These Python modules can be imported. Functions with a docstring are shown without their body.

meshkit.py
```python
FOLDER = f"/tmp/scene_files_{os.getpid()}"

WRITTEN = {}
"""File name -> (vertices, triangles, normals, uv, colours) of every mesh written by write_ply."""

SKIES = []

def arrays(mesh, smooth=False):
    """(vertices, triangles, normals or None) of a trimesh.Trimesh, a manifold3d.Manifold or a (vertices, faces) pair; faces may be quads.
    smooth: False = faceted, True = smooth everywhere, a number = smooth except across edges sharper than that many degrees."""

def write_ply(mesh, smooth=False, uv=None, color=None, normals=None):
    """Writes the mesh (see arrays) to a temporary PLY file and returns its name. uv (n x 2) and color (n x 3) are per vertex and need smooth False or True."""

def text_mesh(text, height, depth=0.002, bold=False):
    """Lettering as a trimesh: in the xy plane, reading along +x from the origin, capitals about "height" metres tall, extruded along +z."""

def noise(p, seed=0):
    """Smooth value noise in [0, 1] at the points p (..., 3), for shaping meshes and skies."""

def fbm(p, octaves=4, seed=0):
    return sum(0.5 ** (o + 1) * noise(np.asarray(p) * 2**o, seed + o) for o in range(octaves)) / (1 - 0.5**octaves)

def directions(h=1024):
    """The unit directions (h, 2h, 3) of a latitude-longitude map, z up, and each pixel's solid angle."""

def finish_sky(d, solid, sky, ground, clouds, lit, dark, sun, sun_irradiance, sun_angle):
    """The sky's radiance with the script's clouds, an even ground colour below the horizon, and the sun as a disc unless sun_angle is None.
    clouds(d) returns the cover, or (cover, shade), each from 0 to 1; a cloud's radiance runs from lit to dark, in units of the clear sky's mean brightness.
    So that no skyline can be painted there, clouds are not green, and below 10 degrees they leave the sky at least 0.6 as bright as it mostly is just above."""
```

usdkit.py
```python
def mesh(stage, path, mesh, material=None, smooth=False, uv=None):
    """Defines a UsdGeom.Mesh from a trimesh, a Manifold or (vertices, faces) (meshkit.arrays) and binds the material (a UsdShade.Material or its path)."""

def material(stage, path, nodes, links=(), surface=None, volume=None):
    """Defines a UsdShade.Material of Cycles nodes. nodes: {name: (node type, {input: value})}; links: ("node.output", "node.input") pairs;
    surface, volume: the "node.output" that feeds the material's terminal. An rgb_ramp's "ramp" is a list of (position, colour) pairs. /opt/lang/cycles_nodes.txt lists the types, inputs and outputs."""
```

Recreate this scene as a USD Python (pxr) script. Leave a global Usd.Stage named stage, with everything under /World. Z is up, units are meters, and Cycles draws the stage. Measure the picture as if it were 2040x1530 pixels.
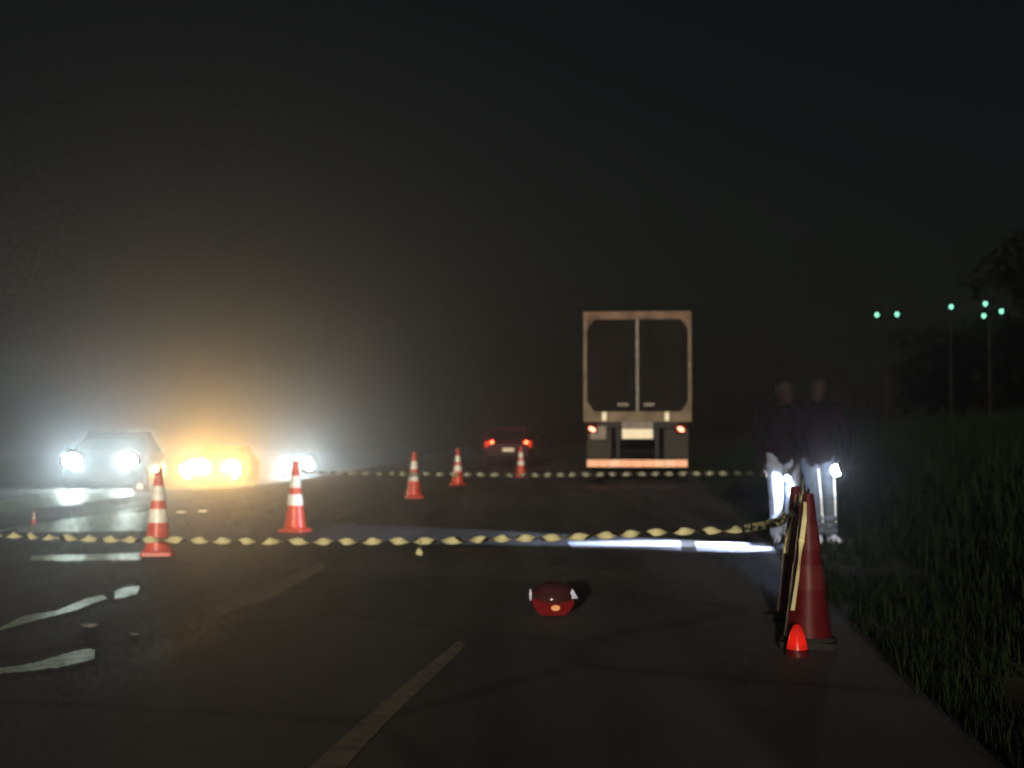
import math
import numpy as np
import trimesh
import manifold3d as m3
from manifold3d import Manifold
import usdkit
import meshkit
from pxr import Usd, UsdGeom, UsdLux, UsdShade, Gf, Sdf

PI = math.pi
rng = np.random.default_rng(7)
stage = Usd.Stage.CreateInMemory()
UsdGeom.SetStageUpAxis(stage, "Z")
UsdGeom.SetStageMetersPerUnit(stage, 1.0)
UsdGeom.Xform.Define(stage, "/World")
UsdGeom.Scope.Define(stage, "/World/Looks")

# ------------------------------------------------------------------ camera, sky, added low fill for unseen headlights behind, exposure
F_PX, CX, CY, HORIZON, EYE = 2833.0, 1020.0, 765.0, 865.0, 1.16
PITCH = math.atan((HORIZON - CY) / F_PX)
EXPOSURE = 1.0
cam = UsdGeom.Camera.Define(stage, "/World/camera")
cam.AddTranslateOp().Set(Gf.Vec3d(0, 0, EYE))
cam.AddRotateXOp().Set(90 + math.degrees(PITCH))
cam.CreateHorizontalApertureAttr(36.0)
cam.CreateVerticalApertureAttr(27.0)
cam.CreateFocalLengthAttr(36.0 * F_PX / 2040.0)
cam.CreateClippingRangeAttr(Gf.Vec2f(0.05, 5000))
cam.CreateFStopAttr(3.0)
cam.CreateFocusDistanceAttr(5.0)
cam.CreateExposureAttr(EXPOSURE)

LIGHT_DIR = np.array([-0.12, -1.0, 0.10])          # towards the light: low, from behind the camera
LIGHT_DIR /= np.linalg.norm(LIGHT_DIR)
SKY_STRENGTH, FILL_INTENSITY = 0.0010, 0.50

# strengths of the lamps (radiance of their lenses)
COLD, AMBER = (0.80, 1.0, 0.93), (1.0, 0.55, 0.15)
HAZE_DENSITY, HAZE_G = 0.0064, 0.93


def material(name, nodes, links=(), surface="p.BSDF", volume=None):
    return usdkit.material(stage, "/World/Looks/" + name, nodes, links, surface=surface, volume=volume)


dome = UsdLux.DomeLight.Define(stage, "/World/sky")
sky_mat = material("night_sky", {
    "s": ("sky_texture", {"sky_type": "single_scattering", "sun_disc": False,
                          "sun_elevation": math.asin(LIGHT_DIR[2]), "sun_rotation": math.atan2(LIGHT_DIR[0], LIGHT_DIR[1])}),
    "b": ("background_shader", {"strength": SKY_STRENGTH})}, [("s.color", "b.color")], surface="b.background")
UsdShade.MaterialBindingAPI.Apply(dome.GetPrim()).Bind(sky_mat)
dome.GetPrim().SetCustomDataByKey("kind", "structure")

fill_light = UsdLux.DistantLight.Define(stage, "/World/low_fill_light")  # added frontal fill in place of unseen traffic headlights
fill_light.CreateNormalizeAttr(True)
fill_light.CreateIntensityAttr(FILL_INTENSITY)
fill_light.CreateAngleAttr(0.5)
fill_light.CreateColorAttr(Gf.Vec3f(1.0, 0.86, 0.66))
fill_light.AddTransformOp().Set(Gf.Matrix4d().SetRotate(Gf.Rotation(Gf.Vec3d(0, 0, 1), Gf.Vec3d(*map(float, LIGHT_DIR)))))

# ------------------------------------------------------------------ helpers
used = {}


def numbered(parent, name):
    key = (parent, name)
    n = used.get(key, -1) + 1
    used[key] = n
    return name if n == 0 else f"{name}_{n:03d}"


def path_of(parent):
    return "/World" if parent is None else str(parent.GetPath())


def tag(p, label=None, cat=None, group=None, kind=None):
    for k, v in (("label", label), ("category", cat), ("group", group), ("kind", kind)):
        if v:
            p.SetCustomDataByKey(k, v)
    return p


def obj(name, mesh, mat, parent=None, smooth=False, uv=None, label=None):
    pp = path_of(parent)
    prim = usdkit.mesh(stage, f"{pp}/{numbered(pp, name)}", mesh, mat, smooth=smooth, uv=uv).GetPrim()
    if label:
        prim.SetCustomDataByKey("label", label)
    return prim


def thing(name, loc, rotz=0.0, label=None, cat=None, group=None, scale=None, rotx=None, roty=None):
    x = UsdGeom.Xform.Define(stage, "/World/" + numbered("/World", name))
    x.AddTranslateOp().Set(Gf.Vec3d(*map(float, loc)))
    x.AddRotateZOp().Set(math.degrees(rotz))
    if rotx:
        x.AddRotateXOp().Set(math.degrees(rotx))
    if roty:
        x.AddRotateYOp().Set(math.degrees(roty))
    if scale:
        x.AddScaleOp().Set(Gf.Vec3f(*((scale,) * 3 if np.ndim(scale) == 0 else scale)))
    return tag(x.GetPrim(), label, cat, group)


def copy_of(src, loc, rotz, label, scale=None, rotx=None, roty=None):
    was = src.GetCustomData()
    base = src.GetName().rsplit("_0", 1)[0]
    p = thing(base, loc, rotz, label, was["category"], was.get("group"), scale, rotx, roty)
    p.GetReferences().AddInternalReference(src.GetPath())
    p.SetInstanceable(True)
    return p


def up(tm):
    return trimesh.util.concatenate(tm) if isinstance(tm, (list, tuple)) else tm


def box(x0, x1, y0, y1, z0, z1):
    b = trimesh.creation.box([x1 - x0, y1 - y0, z1 - z0])
    b.apply_translation([(x0 + x1) / 2, (y0 + y1) / 2, (z0 + z1) / 2])
    return b


def rbox(x0, x1, y0, y1, z0, z1, r=0.02, seg=8):
    """A box with rounded edges."""
    r = min(r, (x1 - x0) / 2.01, (y1 - y0) / 2.01, (z1 - z0) / 2.01)
    s = Manifold.sphere(r, seg)
    return man_tm(Manifold.batch_hull([s.translate([x, y, z]) for x in (x0 + r, x1 - r) for y in (y0 + r, y1 - r) for z in (z0 + r, z1 - r)]))


def man_tm(m):
    q = m.to_mesh()
    return trimesh.Trimesh(np.array(q.vert_properties[:, :3], float), np.array(q.tri_verts), process=False)


def cyl(p, q, r, r2=None, sides=14):
    p, q = np.asarray(p, float), np.asarray(q, float)
    r2 = r if r2 is None else r2
    h = float(np.linalg.norm(q - p))
    c = man_tm(Manifold.cylinder(h, r, r2, sides))
    c.apply_transform(trimesh.geometry.align_vectors([0, 0, 1], (q - p) / h))
    c.apply_translation(p)
    return c


def ell(c, r, sub=2):
    s = trimesh.creation.icosphere(sub, 1.0)
    s.apply_scale(r)
    s.apply_translation(c)
    return s


def revolve(profile, n=24):
    return trimesh.creation.revolve(np.asarray(profile, float), sections=n)


def ray(px, py):
    a, b = (px - CX) / F_PX, (CY - py) / F_PX
    return np.array([a, math.cos(PITCH) - b * math.sin(PITCH), math.sin(PITCH) + b * math.cos(PITCH)])


def at(px, py, dist):
    """The point that the photograph shows at (px, py), at the given distance along the road."""
    d = ray(px, py)
    return np.array([0, 0, EYE]) + d * (dist / d[1])


def edge_x(y):
    return 1.45 + 0.098 * np.asarray(y, float)


def sstep(a, b, x):
    t = np.clip((np.asarray(x, float) - a) / (b - a), 0, 1)
    return t * t * (3 - 2 * t)


def height(x, y):
    """The lie of the land: the far carriageway drops away on the left, a grass bank rises on the right."""
    x, y = np.asarray(x, float), np.asarray(y, float)
    e = x - edge_x(y)
    drop = -1.42 * np.clip((y - 30) / 55, 1e-9, 1) ** 0.65 * (1 - sstep(-9.0, -4.5, x))
    bank = 0.30 * np.clip(e - 0.5, 0, None)
    bank = 2.4 * (1 - np.exp(-bank / 2.4))
    return drop + bank


def ground(px, py, lift=0.0):
    d = ray(px, py)
    t = 3.0
    for _ in range(400):
        p = np.array([0, 0, EYE]) + d * t
        g = p[2] - float(height(p[0], p[1])) - lift
        if abs(g) < 1e-4:
            break
        t += g / max(1e-3, -d[2]) * 0.5
    return p


def grid(us, vs, f):
    U, V = np.meshgrid(us, vs, indexing="ij")
    P = f(U, V)
    n, m = len(us), len(vs)
    i, j = np.meshgrid(np.arange(n - 1), np.arange(m - 1), indexing="ij")
    q = np.stack([i * m + j, (i + 1) * m + j, (i + 1) * m + j + 1, i * m + j + 1], -1).reshape(-1, 4)
    return P.reshape(-1, 3), q


# ------------------------------------------------------------------ materials
def plain(name, color, rough=0.6, metal=0.0, var=0.25, scale=12.0, coat=0.0, spec=0.12, bump=0.0, bscale=60.0):
    c = np.array(color, float)
    nodes = {"g": ("geometry", {}), "t": ("texture_coordinate", {}),
             "n": ("noise_texture", {"scale": scale, "detail": 4.0}),
             "r": ("rgb_ramp", {"ramp": [(0.3, tuple(c * (1 - var))), (0.7, tuple(np.minimum(c * (1 + var), 0.95)))]}),
             "p": ("principled_bsdf", {"roughness": rough, "metallic": metal, "coat_weight": coat, "specular_ior_level": spec})}
    links = [("t.object", "n.vector"), ("n.fac", "r.fac"), ("r.color", "p.base_color")]
    if bump:
        nodes["n2"] = ("noise_texture", {"scale": bscale, "detail": 3.0})
        nodes["b"] = ("bump", {"strength": bump, "distance": 0.01})
        links += [("t.object", "n2.vector"), ("n2.fac", "b.height"), ("b.normal", "p.normal")]
    return material(name, nodes, links)


def glow(name, color, strength):
    return material(name, {"e": ("emission", {"color": color, "strength": strength})}, surface="e.emission")


def asphalt():
    return material("asphalt", {
        "g": ("geometry", {}),
        "fine": ("noise_texture", {"scale": 90.0, "detail": 5.0, "roughness": 0.7}),
        "big": ("noise_texture", {"scale": 0.55, "detail": 5.0, "roughness": 0.6}),
        "str": ("mapping", {"mapping_type": "point", "scale": (1.6, 0.12, 1.0), "rotation": (0, 0, 0.098)}),
        "lane": ("noise_texture", {"scale": 0.9, "detail": 4.0}),
        "cf": ("rgb_ramp", {"ramp": [(0.25, (0.026, 0.026, 0.030)), (0.55, (0.048, 0.048, 0.051)), (0.85, (0.088, 0.087, 0.088))]}),
        "cb": ("rgb_ramp", {"ramp": [(0.3, (0.65, 0.65, 0.66)), (0.7, (1.15, 1.12, 1.08))]}),
        "mul": ("mix_color", {"blend_type": "multiply", "fac": 1.0}),
        "rr": ("rgb_ramp", {"ramp": [(0.35, (0.58, 0.58, 0.58)), (0.62, (0.85, 0.85, 0.85))]}),
        "warp": ("noise_texture", {"scale": 1.4, "detail": 4.0}),
        "wadd": ("mix_vector", {"fac": 0.22}),
        "vor": ("voronoi_texture", {"feature": "distance_to_edge", "scale": 0.42}),
        "cr": ("rgb_ramp", {"ramp": [(0.0, (0.35, 0.35, 0.35)), (0.012, (0.45, 0.45, 0.45)), (0.03, (1, 1, 1))]}),
        "trk": ("rgb_ramp", {"ramp": [(0.35, (0.72, 0.72, 0.72)), (0.6, (1.1, 1.1, 1.1))]}),
        "mul2": ("mix_color", {"blend_type": "multiply", "fac": 0.8}),
        "mul3": ("mix_color", {"blend_type": "multiply", "fac": 1.0}),
        "b": ("bump", {"strength": 0.35, "distance": 0.005}),
        "p": ("principled_bsdf", {"specular_ior_level": 0.45})},
        [("g.position", "fine.vector"), ("g.position", "big.vector"), ("g.position", "str.vector"), ("str.vector", "lane.vector"),
         ("fine.fac", "cf.fac"), ("big.fac", "cb.fac"), ("cf.color", "mul.a"), ("cb.color", "mul.b"),
         ("g.position", "warp.vector"), ("g.position", "wadd.a"), ("warp.color", "wadd.b"), ("wadd.result", "vor.vector"), ("vor.distance", "cr.fac"), ("lane.fac", "trk.fac"),
         ("mul.result", "mul2.a"), ("cr.color", "mul2.b"), ("mul2.result", "mul3.a"), ("trk.color", "mul3.b"),
         ("mul3.result", "p.base_color"), ("lane.fac", "rr.fac"), ("rr.color", "p.roughness"), ("fine.fac", "b.height"), ("b.normal", "p.normal")])


def road_paint(name, color, rough, worn, bump=0.25):
    """Thermoplastic paint, worn through to the asphalt in places."""
    return material(name, {
        "g": ("geometry", {}),
        "n": ("noise_texture", {"scale": 9.0, "detail": 6.0, "roughness": 0.75}),
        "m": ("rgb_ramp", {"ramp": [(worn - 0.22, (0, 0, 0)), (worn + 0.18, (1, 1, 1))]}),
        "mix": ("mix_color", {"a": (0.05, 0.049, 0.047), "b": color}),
        "f": ("noise_texture", {"scale": 120.0, "detail": 3.0}),
        "b": ("bump", {"strength": bump, "distance": 0.004}),
        "p": ("principled_bsdf", {"roughness": rough, "specular_ior_level": 0.6, "specular_tint": (0.85, 1.0, 0.82)})},
        [("g.position", "n.vector"), ("n.fac", "m.fac"), ("m.color", "mix.fac"), ("mix.result", "p.base_color"),
         ("g.position", "f.vector"), ("f.fac", "b.height"), ("b.normal", "p.normal")])


def leafy(name, c0, c1, trans=0.25, spec=0.05):
    return material(name, {
        "o": ("geometry", {}),
        "r": ("rgb_ramp", {"ramp": [(0.0, c0), (1.0, c1)]}),
        "d": ("principled_bsdf", {"roughness": 0.7, "specular_ior_level": spec}),
        "tr": ("translucent_bsdf", {}),
        "m": ("mix_closure", {"fac": trans})},
        [("o.random_per_island", "r.fac"), ("r.color", "d.base_color"), ("r.color", "tr.color"), ("d.BSDF", "m.closure1"), ("tr.BSDF", "m.closure2")], surface="m.closure")


def translucent(name, color, fac=0.4, rough=0.35, spec=0.5):
    return material(name, {
        "t": ("texture_coordinate", {}), "n": ("noise_texture", {"scale": 14.0, "detail": 4.0}),
        "r": ("rgb_ramp", {"ramp": [(0.3, tuple(np.array(color) * 0.7)), (0.65, color)]}),
        "p": ("principled_bsdf", {"roughness": rough, "specular_ior_level": spec}),
        "tr": ("translucent_bsdf", {}), "m": ("mix_closure", {"fac": fac})},
        [("t.object", "n.vector"), ("n.fac", "r.fac"), ("r.color", "p.base_color"), ("r.color", "tr.color"), ("p.BSDF", "m.closure1"), ("tr.BSDF", "m.closure2")], surface="m.closure")


M = dict(
    asphalt=asphalt(),
    soil=plain("verge_soil", (0.035, 0.036, 0.022), 0.9, scale=0.8, var=0.5, bump=0.6, bscale=6.0),
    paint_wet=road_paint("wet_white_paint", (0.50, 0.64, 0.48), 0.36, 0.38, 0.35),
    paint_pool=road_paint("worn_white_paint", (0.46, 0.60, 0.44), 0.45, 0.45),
    paint_line=road_paint("dusty_lane_paint", (0.22, 0.155, 0.12), 0.85, 0.57),
    paint_cross=road_paint("crossline_paint", (0.56, 0.60, 0.78), 0.7, 0.38),
    grass=leafy("grass_blades", (0.009, 0.016, 0.005), (0.022, 0.029, 0.010), 0.3),
    leaves=leafy("dark_leaves", (0.005, 0.006, 0.004), (0.011, 0.010, 0.006), 0.2),
    bark=plain("bark", (0.012, 0.010, 0.008), 0.9, scale=6),
    cone=translucent("cone_plastic", (0.78, 0.075, 0.03), 0.38),
    band=translucent("reflective_sleeve", (0.88, 0.86, 0.78), 0.15, 0.3),
    rubber=plain("black_rubber", (0.016, 0.015, 0.015), 0.9, spec=0.03),
    cone_base=translucent("cone_foot_plastic", (0.62, 0.06, 0.03), 0.2),
    cone_shaded=translucent("shaded_cone_plastic", (0.075, 0.005, 0.007), 0.22, 0.45, 0.10),  # cone plastic again, its lack of light put into a darker colour
    band_shaded=translucent("shaded_sleeve", (0.085, 0.013, 0.012), 0.15, 0.4, 0.10),  # sleeve colour darkened to stand for shade
    dark_paint=plain("dark_car_paint", (0.015, 0.016, 0.019), 0.35, coat=0.15, var=0.1),
    red_paint=plain("dark_red_car_paint", (0.035, 0.007, 0.013), 0.5, coat=0.1, spec=0.05, var=0.1),
    grey_paint=plain("grey_car_paint", (0.05, 0.05, 0.052), 0.3, coat=0.5, var=0.1),
    glass=plain("dark_window_glass", (0.008, 0.009, 0.010), 0.06, var=0.05),
    trim=plain("black_trim", (0.012, 0.012, 0.013), 0.6),
    chrome=plain("chrome", (0.55, 0.55, 0.56), 0.2, metal=1.0, var=0.05),
    wheel=plain("wheel_rim", (0.25, 0.25, 0.26), 0.35, metal=0.8),
    plate=plain("licence_plate", (0.74, 0.66, 0.46), 0.42, var=0.05, spec=0.5),
    truckframe=plain("galvanised_frame", (0.155, 0.122, 0.082), 0.65, var=0.45, scale=2.6),
    truckheader=plain("beam_dimmed_header", (0.14, 0.085, 0.055), 0.6, var=0.6, scale=3.0),  # dimmer brown paints in the headlight beam fading towards the top
    truckdoor=plain("dark_trailer_door", (0.009, 0.008, 0.0075), 0.7, spec=0.03, var=0.3, scale=1.5),
    truckside=plain("trailer_side", (0.05, 0.045, 0.042), 0.5),
    truckrod=plain("lock_rod_steel", (0.17, 0.145, 0.12), 0.45, var=0.3),
    chassis=plain("chassis_steel", (0.022, 0.020, 0.020), 0.6),
    mudflap=plain("mudflap", (0.035, 0.032, 0.026), 0.7),
    stripe_red=plain("red_reflector", (0.93, 0.36, 0.15), 0.40, var=0.06, spec=0.45),
    stripe_white=plain("pale_reflector", (0.93, 0.46, 0.26), 0.40, var=0.06, spec=0.45),
    skin=plain("skin", (0.016, 0.011, 0.009), 0.7, spec=0.03, var=0.08),
    hair=plain("dark_hair", (0.012, 0.010, 0.009), 0.6),
    eye=plain("eye", (0.02, 0.02, 0.02), 0.6, spec=0.02),
    jacket_a=plain("maroon_jacket", (0.006, 0.003, 0.0035), 0.95, spec=0.02, var=0.3, bump=0.4, bscale=25),
    jacket_b=plain("dark_plum_jacket", (0.005, 0.0028, 0.0036), 0.95, spec=0.02, var=0.3, bump=0.4, bscale=25),
    jeans_a=plain("pale_grey_trousers", (0.13, 0.15, 0.185), 0.9, var=0.25, bump=0.5, bscale=18),
    jeans_b=plain("faded_blue_jeans", (0.06, 0.075, 0.10), 0.9, var=0.4, bump=0.5, bscale=18),
    shoe=plain("pale_trainers", (0.5, 0.53, 0.62), 0.6, var=0.15),
    seam=plain("pale_seam", (0.75, 0.78, 0.85), 0.6),
    torch=plain("torch_body", (0.03, 0.03, 0.035), 0.4),
    pole=plain("pole_steel", (0.008, 0.008, 0.008), 0.8, spec=0.02),
    stone=plain("pale_debris", (0.16, 0.155, 0.15), 0.9),
    dirt=plain("brown_dirt", (0.085, 0.055, 0.038), 0.9, var=0.4, scale=6),
    amber_base=plain("amber_plastic", (0.20, 0.05, 0.015), 0.6),
    stud=plain("stud_body", (0.55, 0.40, 0.12), 0.5),
    lamp_cold=glow("cold_headlight", COLD, 135.0),
    lamp_cold_far=glow("far_cold_headlight", COLD, 115.0),
    lamp_amber=glow("amber_headlight", AMBER, 210.0),
    lamp_amber2=glow("amber_fog_light", AMBER, 120.0),
    tail=glow("tail_light", (1.0, 0.060, 0.020), 22.0),
    truck_tail=glow("truck_tail_light", (1.0, 0.34, 0.20), 2.6),
    tail_edge=glow("tail_light_edge", (0.9, 0.05, 0.01), 0.8),
    truck_edge=glow("truck_lamp_edge", (0.6, 0.08, 0.02), 0.09),
    green=glow("green_lamp", (0.28, 1.0, 0.62), 1.5),
    torch_lens=glow("torch_lens", (0.80, 0.88, 1.0), 45.0),
    torch_lens2=glow("torch_lens_down", (0.80, 0.88, 1.0), 16.0),
    red_shell=translucent("red_lens_shell", (0.80, 0.05, 0.03), 0.75, 0.25),
    red_glow=glow("red_warning_bulb", (1.0, 0.16, 0.10), 2.6),
    red_dim=glow("dim_red_lens", (0.60, 0.035, 0.03), 0.10),
    amber_dot=glow("amber_bulb", (1.0, 0.40, 0.13), 0.40),
    warm_dot=glow("warm_bulb", (1.0, 0.80, 0.42), 4.0),
)
def tape_mat(name, col, fac):
    return material(name, {
    "uv": ("uvmap", {"attribute": "st"}), "sp": ("separate_xyz", {}),
    "sh": ("math", {"math_type": "multiply_add", "value2": 0.16}),
    "fr": ("math", {"math_type": "fraction"}),
    "st": ("rgb_ramp", {"ramp": [(0.0, (0.012, 0.012, 0.010)), (0.13, (0.012, 0.012, 0.010)), (0.17, col), (0.83, col), (0.87, (0.012, 0.012, 0.010)), (1.0, (0.012, 0.012, 0.010))]}),
    "p": ("principled_bsdf", {"roughness": 0.35}), "tr": ("translucent_bsdf", {}), "m": ("mix_closure", {"fac": fac})},
    [("uv.UV", "sp.vector"), ("sp.y", "sh.value1"), ("sp.x", "sh.value3"), ("sh.value", "fr.value1"), ("fr.value", "st.fac"),
     ("st.color", "p.base_color"), ("st.color", "tr.color"), ("p.BSDF", "m.closure1"), ("tr.BSDF", "m.closure2")], surface="m.closure")


M["tape"] = tape_mat("barrier_tape", (0.88, 0.84, 0.45), 0.55)
M["tape_shaded"] = tape_mat("shaded_barrier_tape", (0.34, 0.35, 0.26), 0.45)  # same tape, darkened in colour because little light reaches it

# ------------------------------------------------------------------ ground and road
es = np.unique(np.concatenate([-np.geomspace(0.05, 130, 46), [0.0], np.geomspace(0.15, 130, 46)]))
ys = np.concatenate([np.linspace(-11, 60, 110), np.geomspace(62, 200, 40)])


def terrain(e, y):
    x = edge_x(y) + e
    P = np.stack([x, y, np.zeros_like(x)], -1)
    rough = (meshkit.fbm(np.stack([x * 0.9, y * 0.9, x * 0], -1), 3, 3) - 0.5) * 0.16 * sstep(0.2, 1.5, e)
    P[..., 2] = height(x, y) + np.where(e <= -0.05, -0.06, 0.012) + rough
    return P


g = obj("ground", grid(es, ys, terrain), M["soil"], smooth=True)
tag(g, kind="structure")


def road_f(e, y):
    x = edge_x(y) + e
    return np.stack([x, y, height(x, y)], -1)


road = obj("road", grid(np.concatenate([np.linspace(-26, -8.2, 20), np.linspace(-8, 0, 22)]), np.concatenate([np.linspace(-10, 62, 100), np.linspace(64, 190, 60)]), road_f), M["asphalt"], smooth=True)
tag(road, kind="structure")


def patch(name, poly, mat, label, cat, lift=0.004, edge_noise=0.02):
    """A painted or dirty patch on the road: outline given as two rows (far side, near side) of points seen in the photograph, laid on the ground."""
    far, near = [np.array([ground(*p) for p in side]) for side in poly]
    n = 34
    t = np.linspace(0, 1, n)

    def res(c):
        s = np.concatenate([[0], np.cumsum(np.linalg.norm(np.diff(c, axis=0), axis=1))])
        return np.stack([np.interp(t * s[-1], s, c[:, k]) for k in range(3)], 1)
    a, b = res(far), res(near)
    a[:, 1] += rng.normal(0, edge_noise, n)
    b[:, 1] += rng.normal(0, edge_noise, n)
    P = np.stack([a, 0.67 * a + 0.33 * b, 0.33 * a + 0.67 * b, b], 1)
    P[..., 2] = height(P[..., 0], P[..., 1]) + lift
    i, j = np.meshgrid(np.arange(n - 1), np.arange(3), indexing="ij")
    q = np.stack([i * 4 + j, i * 4 + j + 1, (i + 1) * 4 + j + 1, (i + 1) * 4 + j], -1).reshape(-1, 4)[:, ::1]
    v = P.reshape(-1, 3)
    f = q if np.cross(v[q[0, 1]] - v[q[0, 0]], v[q[0, 2]] - v[q[0, 0]])[2] > 0 else q[:, ::-1]
    p = obj(name, (v, f), mat)
    return tag(p, label, cat)


patch("road_marking", ([(-40, 1262), (0, 1252), (45, 1228), (113, 1217), (172, 1193), (206, 1185)], [(-40, 1268), (0, 1257), (69, 1238), (151, 1217), (192, 1201), (212, 1194)]), M["paint_wet"],
      "pale green glinting stroke of white paint on the road, longer of the two at lower left", "road marking")
patch("road_marking", ([(230, 1178), (240, 1173), (280, 1167)], [(228, 1194), (250, 1191), (271, 1186)]), M["paint_wet"],
      "short pale stub of paint just past the end of the long glinting stroke", "road marking")
patch("road_marking", ([(-40, 1338), (0, 1332), (69, 1322), (113, 1308), (172, 1293), (189, 1296)], [(-40, 1350), (0, 1344), (69, 1337), (130, 1329), (178, 1317), (186, 1315)]), M["paint_wet"],
      "pale glinting stroke of white paint at the left edge, nearest of all to the viewer", "road marking")
patch("road_marking", ([(60, 1108), (103, 1106), (200, 1104), (288, 1102)], [(60, 1117), (113, 1118), (200, 1117), (283, 1116)]), M["paint_wet"],
      "pale cross stroke on the road ending at the foot of the left cone", "road marking")
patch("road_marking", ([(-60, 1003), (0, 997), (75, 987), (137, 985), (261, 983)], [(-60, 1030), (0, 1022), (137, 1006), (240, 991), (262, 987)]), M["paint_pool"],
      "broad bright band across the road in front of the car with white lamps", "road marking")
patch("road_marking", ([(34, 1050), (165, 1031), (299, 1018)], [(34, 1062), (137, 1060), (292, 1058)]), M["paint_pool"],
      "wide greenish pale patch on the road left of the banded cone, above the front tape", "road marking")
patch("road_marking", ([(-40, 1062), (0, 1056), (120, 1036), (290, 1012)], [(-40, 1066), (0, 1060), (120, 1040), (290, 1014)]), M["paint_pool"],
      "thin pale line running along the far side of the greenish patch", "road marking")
patch("lane_line", ([(610, 1536), (735, 1424), (835, 1340), (912, 1278)], [(672, 1548), (775, 1434), (862, 1352), (930, 1286)]), M["paint_line"],
      "long dusty brown lane line running up from the bottom edge", "lane line", edge_noise=0.01)
patch("lane_line", ([(425, 1208), (500, 1182), (540, 1168), (640, 1120)], [(440, 1226), (512, 1204), (550, 1188), (650, 1132)]), M["paint_line"],
      "faint brown lane dash in the middle of the road below the front tape", "lane line", edge_noise=0.03)
patch("lane_line", ([(640, 1036), (690, 1019), (722, 1011)], [(655, 1046), (700, 1028), (728, 1018)]), M["paint_line"],
      "faint lane dash between the front tape and the middle cone", "lane line", edge_noise=0.03)
patch("lane_line", ([(865, 976), (900, 968)], [(875, 981), (908, 973)]), M["paint_line"],
      "small far lane dash at the foot of the middle cones", "lane line", edge_noise=0.03)
patch("cross_line", ([(1130, 1080), (1240, 1078), (1355, 1078)], [(1140, 1092), (1240, 1094), (1358, 1097)]), M["paint_cross"],
      "bluish white line across the road, fading at its left end", "cross line")
patch("cross_line", ([(1385, 1080), (1470, 1082), (1572, 1083)], [(1388, 1098), (1470, 1101), (1568, 1104)]), M["paint_cross"],
      "brightest torch-lit white line across the road at the standing people's feet", "cross line")
patch("dirt_patch", ([(885, 1092), (940, 1086), (1010, 1092)], [(890, 1098), (945, 1112), (1005, 1102)]), M["dirt"],
      "thin brown dirt stain on the road under the front tape", "dirt")

# ------------------------------------------------------------------ haze, added to spread a camera-like glow around the lamps
HB = dict(x=150.0, y0=-13.0, y1=203.0, z0=-4.0, z1=16.5)
hz = obj("haze", box(-HB["x"], HB["x"], HB["y0"], HB["y1"], HB["z0"], HB["z1"]),
         material("haze_air", {"v": ("principled_volume", {"color": (0.80, 0.85, 0.99), "density": HAZE_DENSITY, "anisotropy": HAZE_G})}, surface=None, volume="v.volume"))
tag(hz, "thin haze added to give the lamps a camera glow", "haze", kind="stuff")

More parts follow.
